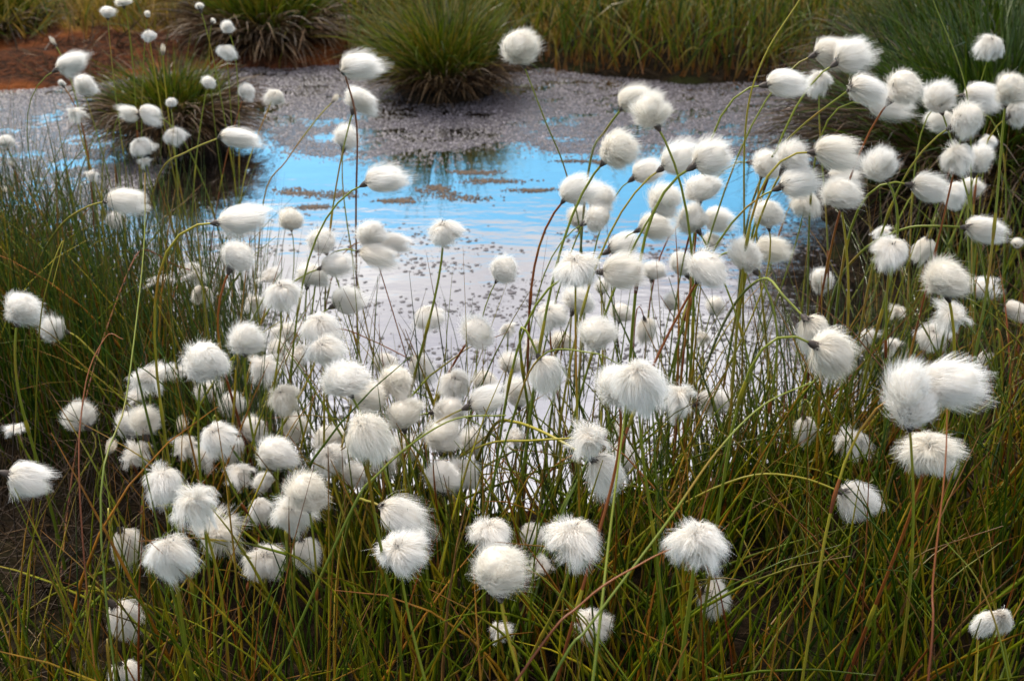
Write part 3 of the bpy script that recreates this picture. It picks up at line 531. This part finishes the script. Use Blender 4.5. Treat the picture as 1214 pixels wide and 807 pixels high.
def zone(x, y, d):
    if x < 300 and y < 112: return 'by the orange peat shore' if x < 235 else 'before the big shore tussock'
    if x < 300 and y < 215: return 'by the shaggy dark-skirted islet' if x > 118 else 'over the pale weedy shallows'
    if x < 260 and y < 400: return 'among the fine green rushes'
    if x < 260 and y < 560: return "below the bent rust stem"
    if x < 335 and y >= 540: return "by the bank's dark hollow"
    if y < 135 and x < 480: return "over the grey scum"
    if y < 300 and x < 560: return 'against the blue open water'
    if x < 560 and y < 425: return 'over the moss-dotted pool'
    if x < 620 and y < 560: return "in the crowded middle clump"
    if x < 620 and y < 690 : return "below the crowded middle clump"
    if y >= 600: return 'deep in the bank sedge'
    if x < 880 and y < 150: return 'against the far grassy bank'
    if x < 880 and y < 275: return "in the blue-water cluster"
    if x < 940 and y < 410: return "among tall waterside stalks"
    if x < 900: return "beside the white water"
    if y < 160: return "before the far bank's grass"
    if y < 255: return 'beside the dark overhanging hummock'
    if y < 440: return "below the dark hummock"
    return "by the debris-strewn inlet"
heads = []
for ln in HEADS.strip().split('\n'):
    for e in ln.split(';'):
        q = e.split(); x, y, w, h = map(float, q[:4]); k = q[4]; a = float(q[5]) if len(q) > 5 else None
        g_ = random.Random(int(x * 1009 + y))
        sz = math.sqrt(w * h) if k != 'b' else max(w, h) * 1.4
        d = 0.0408 * FPX / sz * g_.uniform(.95, 1.05); d = min(max(d, .80), 2.0 if y < 260 else 1.75)
        dn = -ray(x, y)[2]; zmax = .66 if y < 300 else .56; zmin = .23
        d = min(max(d, (H - zmax) / dn), (H - zmin) / dn)
        heads.append(dict(x=x, y=y, w=w, h=h, k=k, a=a, d=d, c=at(x, y, d), g=g_))
done = []
for h_ in sorted(heads, key=lambda q: -q['y']):         # no two tufts grow through each other: the farther one steps back
    for _ in range(14):
        rm = (h_['w'] + h_['h']) / 2 * h_['d'] / FPX
        if all(np.linalg.norm(h_['c'] - q['c']) > .40 * (rm + (q['w'] + q['h']) / 2 * q['d'] / FPX) for q in done): break
        h_['d'] += .011; h_['c'] = at(h_['x'], h_['y'], h_['d'])
    done.append(h_)
C = np.array([h_['c'] for h_ in heads])
GROUP = 'cottongrass round the bog pool'
for i, hd in enumerate(heads):
    g_, k, x, y, d, c = hd['g'], hd['k'], hd['x'], hd['y'], hd['d'], hd['c']
    me, tip = TUFTS[k][g_.randrange(len(TUFTS[k]))]
    fit = {'s': .95, 'd': .97}.get(k, 1.04) if hd['w'] > 27 else .95; sw, sh = hd['w'] / 2 * d / FPX * fit, hd['h'] / 2 * d / FPX * fit; dm = (sw + sh)
    a = hd['a']
    if k == 's':
        a = math.radians(a); ls, ps_ = (sw, sh) if abs(math.cos(a)) > .6 else (sh, sw)
        R = Matrix.Rotation(-a, 3, 'Y') @ Matrix.Rotation(g_.uniform(-.35, .35), 3, 'X'); R = Matrix.Rotation(g_.uniform(-.3, .3), 3, 'Z') @ R
        S = Vector((ls, (ls + ps_) / 2, ps_)); axis = R @ Vector((1, 0, 0))
    elif k in 'rb':
        a = math.radians(a if a is not None else g_.gauss(90, 22)); R = Matrix.Rotation(math.pi / 2 - a, 3, 'Y') @ Matrix.Rotation(g_.uniform(-.5, .35), 3, 'X') @ Matrix.Rotation(g_.uniform(-.8, .8), 3, 'Z')
        if abs(math.cos(a)) > .6: S = Vector((sh, sh, sw))
        else: S = Vector((sw, sw, sh))
        if k == 'b': S = Vector((sw * 1.3, sw * 1.3, sh))
        axis = R @ Vector((0, 0, 1))
    else:
        tl = math.radians((a if a is not None else 90) - 90) * .5; R = Matrix.Rotation(-tl + g_.uniform(-.2, .2), 3, 'Y') @ Matrix.Rotation(g_.uniform(-.1, .45), 3, 'X') @ Matrix.Rotation(g_.uniform(-.8, .8) if k != 'p' else g_.uniform(-.3, .3), 3, 'Z')
        S = Vector((sw, sw if k != 'p' else sh, sh)); axis = R @ Vector((0, 0, 1))
    tipw = np.array(c) + np.array(R @ Vector((tip[0] * S[0], tip[1] * S[1], tip[2] * S[2])))
    key = (int(x), int(y))
    col = g_.choices(['green', 'yellow', 'rust'], [.72, .16, .12])[0]
    if key in ((231, 323), (502, 436)): col = 'rust'
    if key in ((285, 162), (1018, 593), (149, 236), (848, 475), (848, 706), (60, 391)): col = 'yellow'
    ax = np.array(axis)
    if key in STEMS:
        pts = STEMS[key]; f0 = pts[0]; zf = .03
        foot = ground(f0[0], f0[1], zf); d0 = float((foot - EYE) @ FW); d0 = min(max(d0, d * .75), d * 1.5)
        foot = at(f0[0], f0[1], d0); P = [at(px, py, d0 + (d - d0) * s) for px, py, s in pts]
        if foot[2] > .06: P.insert(0, np.array([foot[0], foot[1] - .01, float(height(foot[0:1], foot[1:2])[0]) - .02]))
        path = catmull(P + [tipw], 5); arched = True
    else:
        ht = max(tipw[2], .1); lx = g_.gauss(-ax[0] * .10, .05) * min(1, ht / .3); ly = g_.gauss(-.02, .05) * min(1, ht / .3)
        bx, by = tipw[0] + lx, tipw[1] + ly
        for _ in range(40):
            if float(pool_sd(np.array([bx]), np.array([by]))[0]) > -.22: break
            by -= .02; bx *= .995
        foot = np.array([bx, by, float(height(np.array([bx]), np.array([by]))[0]) - .02])
        p1 = foot + np.array([lx * -.2 + g_.gauss(0, .02), g_.gauss(0, .02), ht * .5]); tl_ = min(.35 * ht, .11)
        en = ax if k not in 'dp' else np.array([0, 0, 1.0]); p2 = tipw - en * tl_
        if en[2] < .2: p2 = tipw - en * tl_ * 1.1 + np.array([0, 0, .03])
        tt = np.linspace(0, 1, 15)[:, None]
        path = (1 - tt) ** 3 * foot + 3 * tt * (1 - tt) ** 2 * p1 + 3 * tt ** 2 * (1 - tt) * p2 + tt ** 3 * tipw; arched = False
    base = Vector(path[0]); root = empty('cottongrass', base)
    rs = g_.uniform(.0012, .0019) * (1.05 if arched else 1) * (.8 if d > 1.45 else 1)
    st = link('stem', tube_mesh('stem', path - np.array(base), rs * 1.15, rs * .75), M_STEM[col], root)
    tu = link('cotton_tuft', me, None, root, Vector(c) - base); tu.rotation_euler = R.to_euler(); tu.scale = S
    if not arched and k != 'b':
        f0_ = g_.uniform(.38, .62); qi = f0_ * (len(path) - 1); tq = np.linspace(qi, qi + .9, 6); pq_ = np.stack([np.interp(tq, np.arange(len(path)), path[:, m_]) for m_ in range(3)], -1)
        v, f, al, ix = tubes((pq_ - np.array(base))[None], (rs * np.array([1.06, 1.2, 1.34, 1.3, 1.18, .98]))[None], 6)
        link('leaf_sheath', mesh_np('leaf_sheath', v, f, {'along': al, 'rnd': al * 0, 'rnd2': al * 0}), M_STEM['rust' if g_.random() < .2 else 'yellow'], root)
    td = nrm(path[-1] - path[-2]); cs = (.0046 if k in 'dtpb' else .0096) * g_.uniform(.8, 1.15) * min(1.2, max(.6, dm / .044))
    cu = link('scale_cup', CUPS[g_.randrange(4)], None, root, Vector(tipw - td * cs * .6) - base); cu.rotation_euler = Vector(td).to_track_quat('Z', 'Y').to_euler(); cu.scale = (cs,) * 3
    dist = np.linalg.norm(C - C[i], axis=1); dist[i] = 9; j = int(dist.argmin()); o_ = heads[j]
    szw = lambda v: 'small' if v < .036 else ('large' if v > .053 else '')
    on = ' '.join((szw((o_['w'] + o_['h']) / 2 * o_['d'] / FPX) + ' ' + SHAPE[o_['k']]).split())
    near = ('against a %s one' if dist[j] < .045 else 'near a %s one') % on if dist[j] < .09 else 'standing alone'
    noun = 'cotton head' if k != 'b' else 'brown cotton bud'
    hd['root'] = root; dist[j] = 9; o2 = heads[int(dist.argmin())]; hd['two'] = f"by a {SHAPE[o_['k']]} and {SHAPE[o2['k']]} one"; hd['near'] = near
    tag(root, ' '.join(f"{szw(dm)} {SHAPE[k]} {noun}, {'arched ' if arched else ''}{col} stem, {near if not arched else ''} {zone(x, y, d)}".replace(',  ', ', ').split()), 'cottongrass', GROUP)

labs = [h_['root']['label'] for h_ in heads]
for h_, lb in zip(heads, labs):
    if labs.count(lb) > 1 and h_['near'] in lb and h_['near'] != 'standing alone': h_['root']['label'] = lb.replace(h_['near'], h_['two'])
    lb = h_['root']['label']
    for k_ in SHAPE.values(): lb = lb.replace(f'a {k_} and {k_} one', f'two {k_} ones')
    if len(lb.split()) > 15:
        for o_, n_ in ((' one ', ' '), (' a ', ' '), ('standing ', ''), (' the ', ' ')):
            if len(lb.split()) > 15: lb = lb.replace(o_, n_)
    h_['root']['label'] = lb
labs = [h_['root']['label'] for h_ in heads]
for lb in set(labs):                                   # what still reads alike is told apart by the height of its stem, where that differs
    same = sorted((h_ for h_ in heads if h_['root']['label'] == lb), key=lambda h_: -h_['c'][2])
    if 2 <= len(same) <= 5 and min(same[q]['c'][2] - same[q + 1]['c'][2] for q in range(len(same) - 1)) > .012:
        for h_, w_ in zip(same, {2: ('taller', 'shorter'), 3: ('tallest', 'middling', 'shortest'), 4: ('tallest', 'second-tallest', 'second-shortest', 'shortest'), 5: ('tallest', 'second-tallest', 'middling', 'second-shortest', 'shortest')}[len(same)]):
            for col in ('green', 'yellow', 'rust'): h_['root']['label'] = h_['root']['label'].replace(f'{col} stem', f'{w_} {col} stem')
# ------------------------------------------------------------------ single stalks that stand out
STALKS = [([(878, 520, 1.5), (882, 300, 1.38), (884, 150, 1.30), (905, 70, 1.27), (952, -6, 1.25)], .0021, 'yellow', 'tall bare yellow stalk curving up past the far bank grass'),
          ([(1160, 520, 1.55), (1152, 250, 1.42), (1146, 110, 1.36), (1104, -5, 1.32)], .0016, 'green', 'tall straight green stalk rising in front of the dark hummock'),
          ([(640, 830, .80), (700, 740, .80), (790, 620, .82), (850, 535, .83), (905, 480, .84), (965, 452, .85)], .0016, 'green', 'thick green leaf slanting across the bank sedge'),
          ([(596, 830, .78), (690, 715, .79), (760, 668, .80), (800, 648, .80)], .0015, 'rust', 'rusty stalk slanting up to the drooping cotton head'),
          ([(1098, 830, .78), (1106, 690, .80), (1120, 560, .82), (1123, 485, .83)], .0013, 'rust', 'orange upright stalk crossing a drooping cotton head'),
          ([(600, 520, 1.10), (640, 424, 1.05), (700, 418, 1.0), (735, 432, 1.0)], .0015, 'green', 'slim green leaf arching over the white water'),
          ([(400, 640, .98), (450, 560, .97), (530, 500, .96), (600, 492, .96)], .0018, 'green', 'green leaf arching in front of the crowded cotton clump'),
          ([(120, 640, .95), (150, 470, 1.05), (170, 300, 1.15), (172, 205, 1.2)], .0014, 'green', 'thin tall green stalk among the rushes'),
          ([(45, 420, 1.25), (58, 330, 1.2), (75, 285, 1.2), (62, 340, 1.2)], .0013, 'yellow', 'bent yellow stalk at the rush stand\'s edge'),
          ([(98, 640, 1.0), (99, 470, 1.05), (125, 400, 1.08), (146, 402, 1.08)], .0012, 'rust', 'short rust stalk hooked over beside the bent rust stem'),
          ([(700, 830, .8), (722, 640, .84), (742, 480, .88)], .0020, 'green', 'thick dark green stalk standing before the ragged heads'),
          ([(1200, 830, .9), (1165, 700, .9), (1120, 640, .9)], .0014, 'green', 'green leaf bowing toward the split cotton head')]
for pts, r, col, lab in STALKS:
    P = [at(*p) for p in pts]; f0 = P[0]
    if f0[2] > .05: e0 = P[0] - P[1]; e0 = e0 / max(1e-6, -e0[2]) * f0[2] * .6; P.insert(0, np.array([f0[0] + np.clip(e0[0], -.35, .35), f0[1] + np.clip(e0[1], -.2, .2), float(height(f0[0:1], f0[1:2])[0]) - .02]))
    path = catmull(P, 6); b = Vector(path[0])
    o = link('grass_stalk', tube_mesh('grass_stalk', path - np.array(b), r * .8, r * .35), M_STEM[col], None, b); tag(o, lab, 'stalk', 'single stalks standing out of the sedge')
